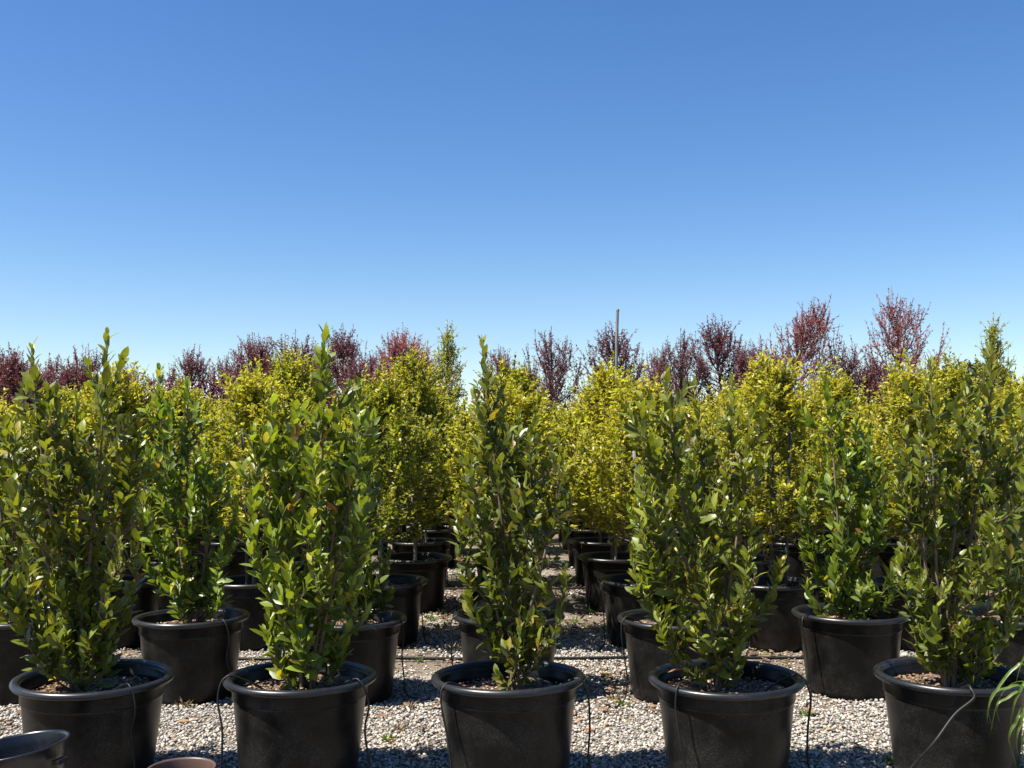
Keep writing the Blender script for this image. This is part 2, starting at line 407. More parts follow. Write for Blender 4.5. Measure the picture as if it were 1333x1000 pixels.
# ------------------------------------------------------------------ bay laurels
def laurel(root, env_px, apex_px, base_px, depth, seed, extra=4, hue=(1, 1, 1), node=0.042, buds=0.2, lsize=0.078, singles=0, lightness=1.0, skirt=8):
    rs = np.random.RandomState(seed)
    ox, oy = root.location.x, root.location.y
    env = np.array([(at(xl, y, depth)[0] - ox, at(xr, y, depth)[0] - ox, at(0.5 * (xl + xr), y, depth)[2]) for y, xl, xr in env_px])
    env = env[np.argsort(env[:, 2])]
    def E(z):
        return np.interp(z, env[:, 2], env[:, 0]), np.interp(z, env[:, 2], env[:, 1])
    zsoil = 0.40
    bx = at(base_px, 880, depth)[0] - ox
    base = np.array((bx, 0, zsoil))
    zmax = env[-1, 2]
    tips = [at(px, py, depth) - np.array((ox, oy, 0)) + np.array((0, rs.uniform(-.06, .06), 0)) for px, py in apex_px]
    nmain = len(tips)
    tb = Tubes(); P = []; D = []; NN = []; SZ = []; CU = []; CO = []; TIPF = []
    dark = np.array((.058, .072, .010)); mid = np.array((.150, .185, .022)); young = np.array((.26, .29, .032))
    def leaves_on(path, s0, dens, tipyoung, szf=1.0, top=False):
        seg = np.linalg.norm(np.diff(path, axis=0), axis=1); cum = np.concatenate([[0], np.cumsum(seg)]); Ltot = cum[-1]
        n = max(4, int(Ltot * (1 - s0) / dens))
        tt = s0 + (1 - s0) * (np.arange(n) + rs.uniform(0, .6, n)) / n
        pos = np.stack([np.interp(tt * Ltot, cum, path[:, i]) for i in range(3)], -1)
        tg = norm(np.stack([np.interp(tt * Ltot, cum, np.gradient(path[:, i], cum + np.arange(len(cum)) * 1e-6)) for i in range(3)], -1))
        ph = rs.rand() * 6.28 + np.arange(n) * 2.4 + rs.normal(0, .25, n)
        ref = np.where(np.abs(tg[:, 2:3]) > .9, np.array([[1., 0, 0]]), np.array([[0., 0, 1.]]))
        u = norm(np.cross(tg, ref)); v_ = np.cross(tg, u)
        rad = np.cos(ph)[:, None] * u + np.sin(ph)[:, None] * v_
        f = (tt - s0) / (1 - s0)
        ang = np.radians(54 - 29 * f ** 1.4 + rs.normal(0, 10, n))[:, None]
        d = norm(tg * np.cos(ang) + rad * np.sin(ang) + np.array((0, 0, .24)) + rs.normal(0, .08, (n, 3)))
        nr = norm(tg - d * (tg * d).sum(1, keepdims=True) + rs.normal(0, .16, (n, 3)))
        sz = lsize * szf * rs.uniform(.6, 1.22, n) * (1 - .35 * f ** 5)
        mixv = rs.rand(n)[:, None]
        co = dark * (1 - mixv) + mid * mixv
        y = np.clip((f[:, None] - .45) * 1.5, 0, 1) * tipyoung
        co = co * (1 - y) + young * y
        odd = rs.rand(n)
        co[odd < .028] = (.34, .27, .045); co[(odd > .972)] = (.22, .24, .06); co[(odd > .992)] = (.27, .12, .05)
        co = co * np.array(hue) * rs.uniform(.82, 1.18, (n, 1)) * lightness
        P.append(pos); D.append(d); NN.append(nr); SZ.append(sz); CU.append(rs.normal(.10, .17, n)); CO.append(co)
    leaders = []
    def side_shoots(path, step, lo, hi, Lmin, Lmax, T):
        L_ = np.linalg.norm(np.diff(path, axis=0), axis=1).sum(); m = len(path) - 1
        nn = max(1, int(L_ / step)); a0 = rs.rand() * 6.28
        for q in range(nn):
            t = lo + (hi - lo) * (q + rs.rand()) / nn
            i = t * m; i0 = min(int(i), m - 1); O = path[i0] * (1 - (i - i0)) + path[i0 + 1] * (i - i0)
            Ls = rs.uniform(Lmin, Lmax); a = a0 + q * 2.4 + rs.normal(0, .5)
            el = math.radians(rs.uniform(38, 68))
            tgt = O + Ls * np.array((math.cos(a) * math.cos(el), math.sin(a) * math.cos(el), math.sin(el)))
            l, r = E(tgt[2]); c, hw = (l + r) / 2, (r - l) / 2 + .02
            e = math.hypot((tgt[0] - c) / hw, tgt[1] / (.85 * hw))
            if e > 1.0:
                tgt[0] = c + (tgt[0] - c) / e; tgt[1] /= e
            if tgt[2] > zmax - .05: continue
            ho = (tgt - O) * np.array((1, 1, 0)); dz = tgt[2] - O[2]
            sp_ = bez(O, O + ho * .45 + np.array((0, 0, .12 * dz)), O + ho * .85 + np.array((0, 0, .5 * dz)), tgt, 8)
            tb.add(sp_, .0032, .0012, 5)
            leaves_on(sp_, .12, .0142, rs.uniform(.2, 1.0), rs.uniform(.8, 1.05))
            if rs.rand() < buds:
                nb = 12; bp = sp_[5] + rs.normal(0, .009, (nb, 3))
                P.append(bp); D.append(norm(rs.normal(0, 1, (nb, 3)))); NN.append(norm(rs.normal(0, 1, (nb, 3))))
                SZ.append(rs.uniform(.012, .022, nb)); CU.append(np.zeros(nb)); CO.append(np.array((.42, .25, .13)) * rs.uniform(.6, 1.1, (nb, 1)))
    for ti, T in enumerate(tips):
        sp = base + np.array((rs.uniform(-.035, .035), rs.uniform(-.035, .035), 0))
        h = T[2] - zsoil
        k = rs.uniform(.5, .9)
        c1 = sp + np.array(((T[0] - sp[0]) * .35 * k, (T[1] - sp[1]) * .35 * k, h * .35)) + np.append(rs.normal(0, .03, 2), 0)
        c2 = sp + np.array(((T[0] - sp[0]) * (.95), (T[1] - sp[1]) * (.95), h * .68)) + np.append(rs.normal(0, .025, 2), 0)
        path = bez(sp, c1, c2, T, 22)
        tb.add(path, (.0135 if ti == 0 else .0105), .0024, 7)
        leaders.append(path)
        L_ = np.linalg.norm(np.diff(path, axis=0), axis=1).sum()
        leaves_on(path, max(0.3, 1 - .5 / L_), .0142, 1.0, 1.0)
        side_shoots(path, .078, .08, .86, .10, .25, T)
    # upright secondary stems, each ending in its own leafy spire
    for q in range(extra):
        zt = .58 + (zmax - .36 - .58) * ((q + rs.rand()) / extra)
        l, r = E(zt); c, hw = (l + r) / 2, (r - l) / 2
        a = q * 2.4 + rs.normal(0, .35); qq = rs.uniform(.68, 1.04)
        T = np.array((c + hw * qq * math.cos(a), .85 * hw * qq * math.sin(a), zt))
        pth = min(leaders, key=lambda p_: np.min(np.linalg.norm((p_ - T)[:, :2], axis=1) + rs.uniform(0, .05)))
        zo = max(zsoil + .03, zt - rs.uniform(.28, .62)); i0 = int(np.argmin(np.abs(pth[:, 2] - zo)))
        O = pth[i0]; ho = (T - O) * np.array((1, 1, 0)); dz = T[2] - O[2]
        path = bez(O, O + ho * .55 + np.array((0, 0, .15 * dz)), O + ho * .98 + np.array((0, 0, .45 * dz)), T, 14)
        tb.add(path, .0052, .0016, 6)
        leaves_on(path, .18, .0132, rs.uniform(.4, 1.0), rs.uniform(.9, 1.08))
        side_shoots(path, .17, .25, .8, .08, .17, T)
    # low leafy shoots round the foot of the stems
    for q in range(skirt):
        a = q * 2.4 + rs.rand(); O = base + np.array((0, 0, rs.uniform(.02, .16))); Ls = rs.uniform(.10, .22); el = math.radians(rs.uniform(32, 66))
        T = O + Ls * np.array((math.cos(a) * math.cos(el), math.sin(a) * math.cos(el), math.sin(el)))
        ho = (T - O) * np.array((1, 1, 0)); dz = T[2] - O[2]
        path = bez(O, O + ho * .5 + np.array((0, 0, .1 * dz)), O + ho * .95 + np.array((0, 0, .5 * dz)), T, 9)
        tb.add(path, .0036, .0013, 5)
        leaves_on(path, .15, .0135, rs.uniform(.4, 1.0), rs.uniform(.85, 1.05))
    P = np.concatenate(P); D = np.concatenate(D); NN = np.concatenate(NN); SZ = np.concatenate(SZ); CU = np.concatenate(CU); CO = np.concatenate(CO)
    link('trunk', tb.mesh('trunk', M_BARK), root)
    keep = np.ones(len(P), bool)
    if singles:
        score = -P[:, 1] + rs.uniform(0, .12, len(P)) - (SZ < .04) * 9
        idx = np.argsort(-score)[:singles]; keep[idx] = False
    crown = link('crown', leaf_mesh('crown', LAUREL_T, LAUREL_F, P[keep], D[keep], NN[keep], SZ[keep], CU[keep], CO[keep], M_LAUREL,
                                    width=rs.uniform(.92, 1.28, keep.sum())), root)
    if singles:
        crown['kind'] = 'stuff'
        R = frames(D[idx], NN[idx])
        # a handful of leaf shapes and tints, shared by the single leaves
        key = CO[idx].sum(1); order = np.argsort(key)
        nb = 22; lm = []
        for b in range(nb):
            sel = idx[order[int(b * len(idx) / nb):int((b + 1) * len(idx) / nb)]]
            c = np.median(CO[sel], axis=0)
            lm.append(leaf_mesh('leaf', LAUREL_T, LAUREL_F, np.zeros((1, 3)), np.array([[0, 1., 0]]), np.array([[0, 0, 1.]]),
                                np.ones(1), np.array([rs.normal(.1, .17)]), c[None], M_LAUREL, width=rs.uniform(.95, 1.25)))
        for rank, o_ in enumerate(order):
            i = idx[o_]
            ob = bpy.data.objects.new('leaf', lm[min(nb - 1, rank * nb // len(order))]); COL.objects.link(ob)
            ob.parent = crown
            m4 = Matrix([[*(R[o_][a] * SZ[i]), P[i][a]] for a in range(3)] + [[0, 0, 0, 1]])
            ob.matrix_basis = m4
    return crown

G_FRONT = 'bay laurels in the front row of pots'
G_SECOND = 'bay laurels in the second row of pots'
front = [
 dict(px=122, base=106, label='bushy bay laurel with two tall upright shoots, in black pot behind the nested empty pots',
      apex=[(145, 434), (50, 450), (100, 515), (168, 545), (15, 545), (75, 520)],
      env=[(432, 140, 150), (470, 40, 160), (500, 22, 172), (550, -5, 195), (600, -25, 203), (650, -28, 203), (700, -15, 197), (750, 5, 182), (800, 42, 168), (850, 66, 152), (880, 92, 126)],
      hue=(1.0, .98, 1.0), lsize=.080, light=1.05),
 dict(px=391, base=398, label='broad-leaved fresh green bay laurel with single pointed top, in the front row',
      apex=[(425, 433), (352, 522), (470, 500), (385, 530), (448, 560)],
      env=[(432, 420, 430), (470, 402, 450), (505, 392, 478), (525, 345, 490), (560, 325, 497), (600, 318, 490), (650, 318, 482), (700, 320, 488), (750, 325, 485), (800, 330, 472), (850, 338, 455), (880, 385, 418)],
      hue=(.97, 1.05, 1.0), lsize=.088, light=1.22),
 dict(px=663, base=668, label='dark narrow bay laurel with bare pale stems showing and one spiky top',
      apex=[(627, 440), (728, 575), (700, 560), (655, 520), (602, 590)],
      env=[(438, 622, 632), (480, 612, 648), (520, 603, 668), (560, 592, 700), (590, 590, 733), (640, 590, 738), (700, 600, 746), (750, 603, 750), (800, 616, 735), (840, 632, 715), (880, 655, 684)],
      hue=(.95, .95, 1.0), lsize=.075, light=.88),
 dict(px=945, base=938, label='wide leafy bay laurel with several rounded tops, brown soil showing in its black pot',
      apex=[(868, 478), (955, 492), (905, 500), (832, 515), (975, 540)],
      env=[(478, 860, 960), (500, 838, 968), (520, 805, 985), (560, 790, 988), (600, 790, 992), (650, 800, 1002), (700, 815, 1006), (750, 822, 1008), (800, 850, 990), (840, 878, 975), (880, 925, 955)],
      hue=(1.0, .98, 1.0), lsize=.077, light=1.08),
 dict(px=1240, base=1238, label='large spreading bay laurel with tan buds, thick black tube crossing its pot',
      apex=[(1296, 455), (1206, 470), (1250, 510), (1330, 530), (1175, 560)],
      env=[(452, 1285, 1305), (475, 1198, 1318), (520, 1178, 1345), (560, 1168, 1362), (600, 1152, 1365), (650, 1150, 1365), (700, 1150, 1362), (750, 1155, 1345), (800, 1172, 1310), (840, 1205, 1275), (880, 1230, 1248)],
      hue=(.95, .96, 1.0), lsize=.079, light=.94),
]
for i, fd in enumerate(front):
    d = ROWS[0] + (0.0, .03, -.02, 0.02, .05)[i]
    x = at(fd['px'], 875, d)[0]
    root = tag(empty('potted_bay_laurel', (x, d, 0)), fd['label'], 'potted tree', G_FRONT)
    add_pot(root, i)
    laurel(root, fd['env'], fd['apex'], fd['base'], d, 11 + i, extra=(22, 19, 15, 20, 22)[i], hue=fd['hue'], lsize=fd['lsize'], buds=(.12, .0, .3, .2, .3)[i], singles=300, lightness=fd['light'], node=.05)

second = [
 dict(px=25, base=20, label='bay laurel in black pot beside and behind the bushy two-topped laurel',
      apex=[(-10, 520), (30, 540)], env=[(515, -20, 40), (560, -60, 80), (650, -75, 100), (750, -60, 90), (790, -20, 60), (810, 10, 30)], hue=(.95, 1, 1), light=.95),
 dict(px=250, base=250, label='slender bright green bay laurel with a leafy skirt spilling over the pot rim, lit soil',
      apex=[(208, 478), (240, 500), (290, 610), (220, 700)], env=[(475, 202, 215), (520, 185, 268), (580, 180, 285), (640, 186, 308), (700, 188, 312), (750, 186, 312), (785, 195, 300), (805, 235, 265)], hue=(.95, 1.12, 1), light=1.1),
 dict(px=455, base=462, label='low bay laurel in black pot behind the broad-leaved fresh green laurel',
      apex=[(485, 590), (440, 600)], env=[(585, 420, 500), (650, 410, 515), (720, 410, 525), (770, 420, 515), (800, 445, 480)], hue=(.9, 1.0, 1), light=.85),
 dict(px=662, base=664, label='bay laurel in black pot behind the dark narrow laurel with bare stems',
      apex=[(675, 540), (640, 600)], env=[(530, 668, 682), (580, 620, 715), (650, 610, 730), (720, 612, 728), (770, 625, 712), (805, 655, 672)], hue=(.9, .95, 1), light=.85),
 dict(px=878, base=872, label='bay laurel with bright leaves over the pot rim, behind the wide leafy laurel',
      apex=[(850, 560), (900, 580), (840, 720)], env=[(550, 845, 910), (620, 820, 930), (700, 812, 935), (750, 810, 930), (785, 822, 915), (805, 860, 885)], hue=(.98, 1.1, 1), light=1.05),
 dict(px=1106, base=1100, label='bay laurel with dense low leaf rosettes hiding its stem, in black pot on lit gravel',
      apex=[(1078, 495), (1115, 550), (1050, 700), (1150, 600)], env=[(490, 1070, 1085), (530, 1050, 1115), (590, 1040, 1150), (650, 1040, 1165), (700, 1035, 1170), (745, 1030, 1165), (780, 1040, 1155), (803, 1080, 1120)], hue=(.92, 1.08, 1), light=1.0),
 dict(px=1326, base=1330, label='bay laurel in black pot behind the large spreading laurel with tan buds',
      apex=[(1330, 540), (1370, 600)], env=[(530, 1320, 1345), (600, 1275, 1390), (680, 1265, 1400), (750, 1270, 1395), (790, 1300, 1370), (805, 1320, 1340)], hue=(.95, 1.05, 1), light=.95),
]
for i, fd in enumerate(second):
    d = ROWS[1] + (0.0, .0, -.03, 0.02, .0, .12, .1)[i]
    x = at(fd['px'], 800, d)[0]
    root = tag(empty('potted_bay_laurel', (x, d, 0)), fd['label'], 'potted tree', G_SECOND)
    add_pot(root, i + 5)
    laurel(root, fd['env'], fd['apex'], fd['base'], d, 41 + i, extra=(10, 15, 8, 8, 13, 17, 10)[i], hue=fd['hue'], lightness=fd['light'], lsize=.086, buds=.1, node=.05)

# ------------------------------------------------------------------ fine-leaved trees: one builder for several kinds
def broom(seed, H, z0, zt, R, prof, nb, ntw, leaf, nleaf, colf, tree_mat, bark, lean=0.0, rise=.55, r0=.016, tw_len=.22, width=1.0, up=.5, name='tree', leader=0.14):
    """trunk + ascending limbs + twigs with small leaves.  prof(f) -> radius share at height share f of the crown"""
    rs = np.random.RandomState(seed)
    tb = Tubes(); P = []; D = []; SZ = []; CO = []
    n = 14; zz = np.linspace(zt, H, n)
    wob = np.cumsum(rs.normal(0, .008 * H, (n, 2)), 0) * .5
    f = (zz - zt) / (H - zt)
    trunk = np.stack([wob[:, 0] + lean * f ** 1.6, wob[:, 1], zz], -1)
    tb.add(trunk, r0, r0 * .18, 8)
    def T(z): return np.array([np.interp(z, zz, trunk[:, k]) for k in range(3)])
    limbs = [trunk[int(n * .45):]]
    for b in range(nb):
        fz = (b + rs.rand()) / nb
        ztip = z0 + (H - z0) * (fz ** .9) * 1.0
        rr = R * prof(fz) * rs.uniform(.72, 1.05)
        a = b * 2.4 + rs.normal(0, .3)
        zo = max(zt + .12 * (z0 - zt), ztip - rise * rr / .5 * .5 - rs.uniform(.05, .2) * (H - z0) * .6)
        zo = max(zo, z0 - .25 * (z0 - zt) * 1.0)
        O = T(zo); tip = np.array((rr * math.cos(a), rr * math.sin(a), 0)) + T(ztip); tip[2] = ztip + rs.uniform(0, .06) * (H - z0)
        ho = (tip - O) * np.array((1, 1, 0))
        path = bez(O, O + ho * .4 + np.array((0, 0, .12 * (tip[2] - O[2]))), O + ho * .85 + np.array((0, 0, .5 * (tip[2] - O[2]))), tip, 8)
        tb.add(path, r0 * .38, r0 * .1, 5)
        limbs.append(path)
    for li, path in enumerate(limbs):
        m = ntw if li else int(ntw * 1.8)
        for q in range(m):
            t = rs.uniform(.2, 1.0) if q else 1.0
            i = t * (len(path) - 1); i0 = min(int(i), len(path) - 2); O = path[i0] * (1 - i + i0) + path[i0 + 1] * (i - i0)
            tg = norm(path[i0 + 1] - path[i0])
            d = norm(tg * .6 + rs.normal(0, .55, 3) + np.array((0, 0, up)))
            if q == 0: d = norm(tg + np.array((0, 0, .6)))
            L_ = tw_len * rs.uniform(.6, 1.2)
            tw = O + d * np.linspace(0, 1, 4)[:, None] * L_ + np.array((0, 0, 1)) * (np.linspace(0, 1, 4)[:, None] ** 2) * L_ * .25
            tb.add(tw, r0 * .1, r0 * .05, 4)
            k = nleaf
            s = np.sort(rs.uniform(.1, 1.0, k))
            pos = O + d * s[:, None] * L_ + np.array((0, 0, 1)) * (s[:, None] ** 2) * L_ * .25
            dr = norm(d * .75 + rs.normal(0, .55, (k, 3)) + np.array((0, 0, .15)))
            P.append(pos); D.append(dr); SZ.append(leaf * rs.uniform(.65, 1.2, k) * (1 - .25 * s))
            outer = np.clip(np.linalg.norm(pos[:, :2] - T(np.clip(pos[:, 2].mean(), zt, H))[:2], axis=1) / (R * .9), 0, 1)
            hgt = np.clip((pos[:, 2] - z0) / (H - z0), 0, 1)
            CO.append(colf(rs, s, outer, hgt))
    P = np.concatenate(P); D = np.concatenate(D); SZ = np.concatenate(SZ); CO = np.concatenate(CO)
    nr = norm(rs.normal(0, .7, P.shape) + np.array((0, 0, .9)))
    me = leaf_mesh('crown', SMALL_T, SMALL_F, P, D, nr, SZ, rs.normal(.1, .1, len(P)), CO, tree_mat, smooth=False, width=width)
    return me, tb.mesh('trunk', bark)

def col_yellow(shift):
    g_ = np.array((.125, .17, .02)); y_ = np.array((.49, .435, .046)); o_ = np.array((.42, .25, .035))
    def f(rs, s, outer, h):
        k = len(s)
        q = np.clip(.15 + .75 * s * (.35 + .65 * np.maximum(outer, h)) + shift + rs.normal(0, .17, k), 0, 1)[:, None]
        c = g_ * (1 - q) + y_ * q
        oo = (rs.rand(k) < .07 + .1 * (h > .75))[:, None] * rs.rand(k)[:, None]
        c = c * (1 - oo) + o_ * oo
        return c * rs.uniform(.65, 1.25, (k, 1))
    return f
def prof_egg(f): return (0.62 + .5 * math.sin(math.pi * min(1, f * 1.05 + .1))) * (1 - f ** 3 * .78) * .92
YELLOW = []
yspec = [(2.02, .10), (2.14, -.12), (1.95, .22), (2.06, .06), (2.2, -.06), (1.9, .14), (2.1, .28), (2.0, -.16)]
for k, (H, sh) in enumerate(yspec):
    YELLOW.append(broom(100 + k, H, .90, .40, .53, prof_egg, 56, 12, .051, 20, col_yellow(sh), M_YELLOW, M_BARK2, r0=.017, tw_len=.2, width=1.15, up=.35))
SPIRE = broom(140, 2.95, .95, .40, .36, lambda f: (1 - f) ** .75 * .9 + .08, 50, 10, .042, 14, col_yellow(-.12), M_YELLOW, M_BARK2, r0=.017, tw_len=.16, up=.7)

def stake_mesh(h, r, lean, mat, name='stake'):
    t = Tubes(); t.add([(0.05, -.13, .36), (0.05 + lean * .5, -.16, h * .5 + .18), (0.05 + lean, -.23, h), (0.05 + lean, -.23, h + .001)], r, r, 8); t.v[0][-8:] = t.v[0][-8:].mean(0)
    # closed top
    me = t.mesh(name, mat, False)
    return me
ME_STAKE = [stake_mesh(1.58, .012, .03, M_STAKE), stake_mesh(1.45, .012, -.04, M_STAKE), stake_mesh(1.62, .012, .02, M_DARKSTAKE), stake_mesh(1.35, .012, .05, M_STAKE)]
def tie_mesh():
    t = Tubes(); a = np.linspace(0, 6.283, 14)
    t.add(np.stack([0.03 + .05 * np.cos(a), -.095 + .11 * np.sin(a), .72 + .006 * np.sin(2 * a)], -1), .004, .004, 5)
    return t.mesh('tie', M_TIE)
ME_TIE = tie_mesh()

G_Y = 'yellow-green potted trees in the rows behind the laurels'
rnd = random.Random(5)
# the crowns that stand out are placed by hand: (row, column) -> variant, height factor
special = {(3, -1): (4, .97), (3, 0): (1, .95), (4, 0): (0, 1.08), (5, 0): (3, 1.08), (4, -1): (0, 1.02), (3, 1): (6, .97), (2, -1): (7, .92), (2, -2): (3, .96), (2, 2): (0, .97), (2, 1): (2, .93), (2, 0): (5, .9)}
ORD = ['first', 'second', 'third', 'fourth', 'fifth', 'sixth', 'seventh', 'eighth', 'ninth', 'tenth', 'eleventh']
LINE = {-2: 'bushy two-topped', -1: 'broad-leaved fresh green', 0: 'dark narrow', 1: 'wide leafy', 2: 'large spreading'}
def ylabel(ri, ci):
    if ri < 6 and ci in LINE:
        return 'yellow-green small-leaved tree in %s row of pots, in line behind the %s laurel' % (ORD[ri], LINE[ci])
    return 'yellow-green small-leaved tree in the %s row of pots, behind the bay laurels' % ORD[ri]
cnt = 0
for ri in range(2, len(ROWS)):
    d = ROWS[ri]
    half = .513 * d + .55
    for ci in range(-12, 13):
        x = COLX * ci + rnd.uniform(-.05, .05) - .05 * (ci == 1) + .06 * (ci == -1)
        if abs(x) > half: continue
        dd = d + rnd.uniform(-.08, .08)
        v, s = special.get((ri, ci), (rnd.randrange(len(YELLOW)), rnd.uniform(.86, 1.03)))
        s *= (1.0 if ri < 4 else .93) * (.94 if x < -1.5 else 1.0)
        root = tag(empty('potted_tree', (x, dd, 0)), ylabel(ri, ci), 'potted tree', G_Y)
        add_pot(root, cnt, chips=ri < 5)
        cm, tm = YELLOW[v]
        rz = rnd.uniform(0, 6.28)
        for nm, me in (('trunk', tm), ('crown', cm)):
            o = link(nm, me, root); o.rotation_euler = (0, 0, rz)
            sc_ = s; o.scale = (1.13, 1.13, sc_); o.location = (0, 0, .4 * (1 - sc_))
        if ri < 6:
            st = link('stake', ME_STAKE[cnt % 4], root); st.rotation_euler = (0, 0, rnd.uniform(-.6, .6))
            if ri < 4: link('tie', ME_TIE, st)
        cnt += 1
# taller, greener spires among them
for px, py, d, lab in ((583, 432, 13.0, 'tall slim pale green spire-shaped tree rising above the yellow-green crowns'),
                       (1296, 424, 12.4, 'tall grey-green conical tree rising behind the large spreading laurel')):
    p = at(px, py, d)
    root = tag(empty('spire_tree', (p[0] * (d + .75) / d, d + .75, 0)), lab, 'tree')
    sc_ = (CAM_H + (p[2] - CAM_H) * (d + .75) / d) / (2.95 - .28)
    for nm, me in (('trunk', SPIRE[1]), ('crown', SPIRE[0])):
        o = link(nm, me, root); o.scale = (1.35, 1.35, sc_); o.location = (0, 0, -.40 * sc_)

# ------------------------------------------------------------------ purple-leaved trees behind
def col_purple(bright):
    a_ = np.array((.09, .048, .054)); b_ = np.array((.21, .10, .10)); c_ = np.array((.40, .20, .17))
    def f(rs, s, outer, h):
        k = len(s); q = np.clip(rs.rand(k) * .9 + bright, 0, 1.6)[:, None]
        c = np.where(q < .8, a_ * (1 - q / .8) + b_ * q / .8, b_ * (1 - (q - .8) / .8) + c_ * (q - .8) / .8)
        return c * rs.uniform(.8, 1.2, (k, 1))
    return f
def prof_fan(f): return (.45 + .75 * f) * (1 - f ** 4 * .72)
def prof_oval(f): return (.55 + .9 * math.sin(math.pi * min(1, f + .05))) * (1 - .55 * f ** 3) * .75
PURPLE = []
for k, (br, pf, R_, ln, nb) in enumerate([(0.0, prof_oval, .72, 0, 34), (.12, prof_oval, .8, .1, 36), (.0, prof_fan, .7, -.1, 30), (.75, prof_oval, .85, 0, 44), (.62, prof_oval, .8, .9, 40), (.75, prof_oval, .85, .12, 32)]):
    PURPLE.append(broom(200 + k, 4.2, 1.7, 0.0, R_, pf, int(nb * 1.35), 13, .07, 22 if k < 4 else 17, col_purple(br), M_PURPLE, M_BARK3, lean=ln, rise=1.2, r0=.045, tw_len=.42, width=.9, up=.75))
G_P = 'purple-leaved trees beyond the potted rows'
LAB_P = 'dark purple-leaved tree with feathery upright twigs standing beyond the yellow-green rows'
PD = 2.4
plist = [ # px, top py, distance, variant, width factor, label
 (18, 452, 20.0, 0, 1.0, LAB_P), (58, 462, 21.4, 2, 1.0, LAB_P), (-22, 470, 21.5, 1, 1.0, LAB_P), (90, 470, 20.6, 0, .9, LAB_P),
 (125, 450, 21.0, 2, .8, LAB_P), (176, 474, 20.2, 1, .75, LAB_P), (246, 452, 21.2, 0, .85, LAB_P), (318, 436, 20.6, 1, 1.0, LAB_P),
 (288, 460, 22, 2, .8, LAB_P),
 (375, 432, 21.0, 2, 1.0, LAB_P), (448, 426, 21.6, 0, 1.0, LAB_P), (494, 448, 22.3, 2, .8, LAB_P),
 (526, 430, 20.6, 3, 1.05, 'reddish plum-coloured dense tree beside the slim pale green spire tree'),
 (660, 452, 22.0, 1, .7, LAB_P), (718, 428, 21.2, 2, .85, LAB_P),
 (806, 424, 20.4, 0, 1.05, 'dark maroon tree standing directly behind the tall grey wooden pole'),
 (884, 432, 21.0, 2, .75, LAB_P), (940, 414, 21.4, 0, 1.1, LAB_P), (985, 446, 22.4, 1, .8, LAB_P),
 (1052, 392, 20.6, 4, 1.05, 'tall reddish tree leaning to one side, tallest but one of the purple trees'),
 (1110, 446, 21.2, 2, .9, LAB_P), (1175, 386, 21.4, 5, 1.05, 'tallest airy reddish-purple tree with sky showing through its crown'),
 (1135, 462, 22.5, 0, .9, LAB_P), (1010, 456, 22.8, 0, .8, LAB_P), (1215, 480, 22.0, 1, .7, LAB_P), (850, 455, 22.6, 1, .7, LAB_P),
 (38, 472, 19.6, 1, 1.0, LAB_P), (108, 478, 22.4, 1, .9, LAB_P), (150, 482, 22.2, 0, .8, LAB_P), (205, 478, 22.6, 2, .8, LAB_P), (345, 458, 22.4, 0, .9, LAB_P), (410, 455, 22.6, 1, .9, LAB_P), (475, 462, 20.2, 0, .8, LAB_P), (550, 455, 22.4, 1, .8, LAB_P), (0, 462, 22.6, 2, 1.0, LAB_P),
]
rnd = random.Random(9)
for px, py, d, v, wf, lab in plist:
    d += PD; py += 8
    p = at(px, py, d); h = p[2]
    lean = (.9 if v == 4 else 0) * 1.0
    root = tag(empty('purple_leaf_tree', (p[0] - lean * 1.2, d, 0)), lab, 'tree', G_P)
    rz = rnd.uniform(0, 6.28) if v != 4 else 0
    for nm, me in (('trunk', PURPLE[v][1]), ('crown', PURPLE[v][0])):
        o = link(nm, me, root); o.rotation_euler = (0, 0, rz); o.scale = (wf * 1.3, wf * 1.3, h / 4.5)

# ------------------------------------------------------------------ far green trees, pole, polytunnel
def far_tree(px, py, d, rad, lab, seed):
    rs = np.random.RandomState(seed); p = at(px, py, d); H = p[2]
    root = tag(empty('far_tree', (p[0], d, 0)), lab, 'tree')
    tb = Tubes(); tb.add([(0, 0, 0), (.1, 0, H * .35), (0, .1, H * .7)], .28, .1, 8)
    P = []; C = []
    nc = 26
    for c in range(nc):
        a = rs.rand() * 6.283; q = math.sqrt(rs.rand()); zz = H * .38 + H * .5 * rs.rand() 
        f = (zz - H * .38) / (H * .5)
        ce = np.array((rad * .75 * q * math.cos(a) * (1 - .4 * f), rad * .75 * q * math.sin(a) * (1 - .4 * f), zz))
        tb.add([(0, 0, H * .3), ce * np.array((.5, .5, .8)), ce], .08, .02, 5)
        rr = rad * rs.uniform(.24, .4); k = 420
        v = norm(rs.normal(0, 1, (k, 3))) * rr * rs.uniform(.6, 1.05, (k, 1)) * np.array((1, 1, .72))
        P.append(ce + v)
        C.append(np.array((.055, .078, .03)) * rs.uniform(.65, 1.25) * rs.uniform(.8, 1.2, (k, 1)))
    P = np.concatenate(P); C = np.concatenate(C); P[:, 2] = np.minimum(P[:, 2], H)
    n = len(P)
    link('trunk', tb.mesh('trunk', M_BARK2), root)
    link('crown', leaf_mesh('crown', SMALL_T, SMALL_F, P, norm(rs.normal(0, 1, (n, 3))), norm(rs.normal(0, .6, (n, 3)) + np.array((0, 0, .8))),
                            rs.uniform(.22, .42, n), rs.normal(.1, .1, n), C, M_FAR, smooth=False, width=1.4), root)
far_tree(1268, 463, 62, 3.0, 'distant round-headed dark green tree far beyond the nursery rows', 1)
far_tree(1340, 500, 66, 3.2, 'distant low dark tree at the far edge of the nursery', 2)
far_tree(672, 476, 70, 2.6, 'distant dark green tree low on the skyline beside a slim purple tree', 3)

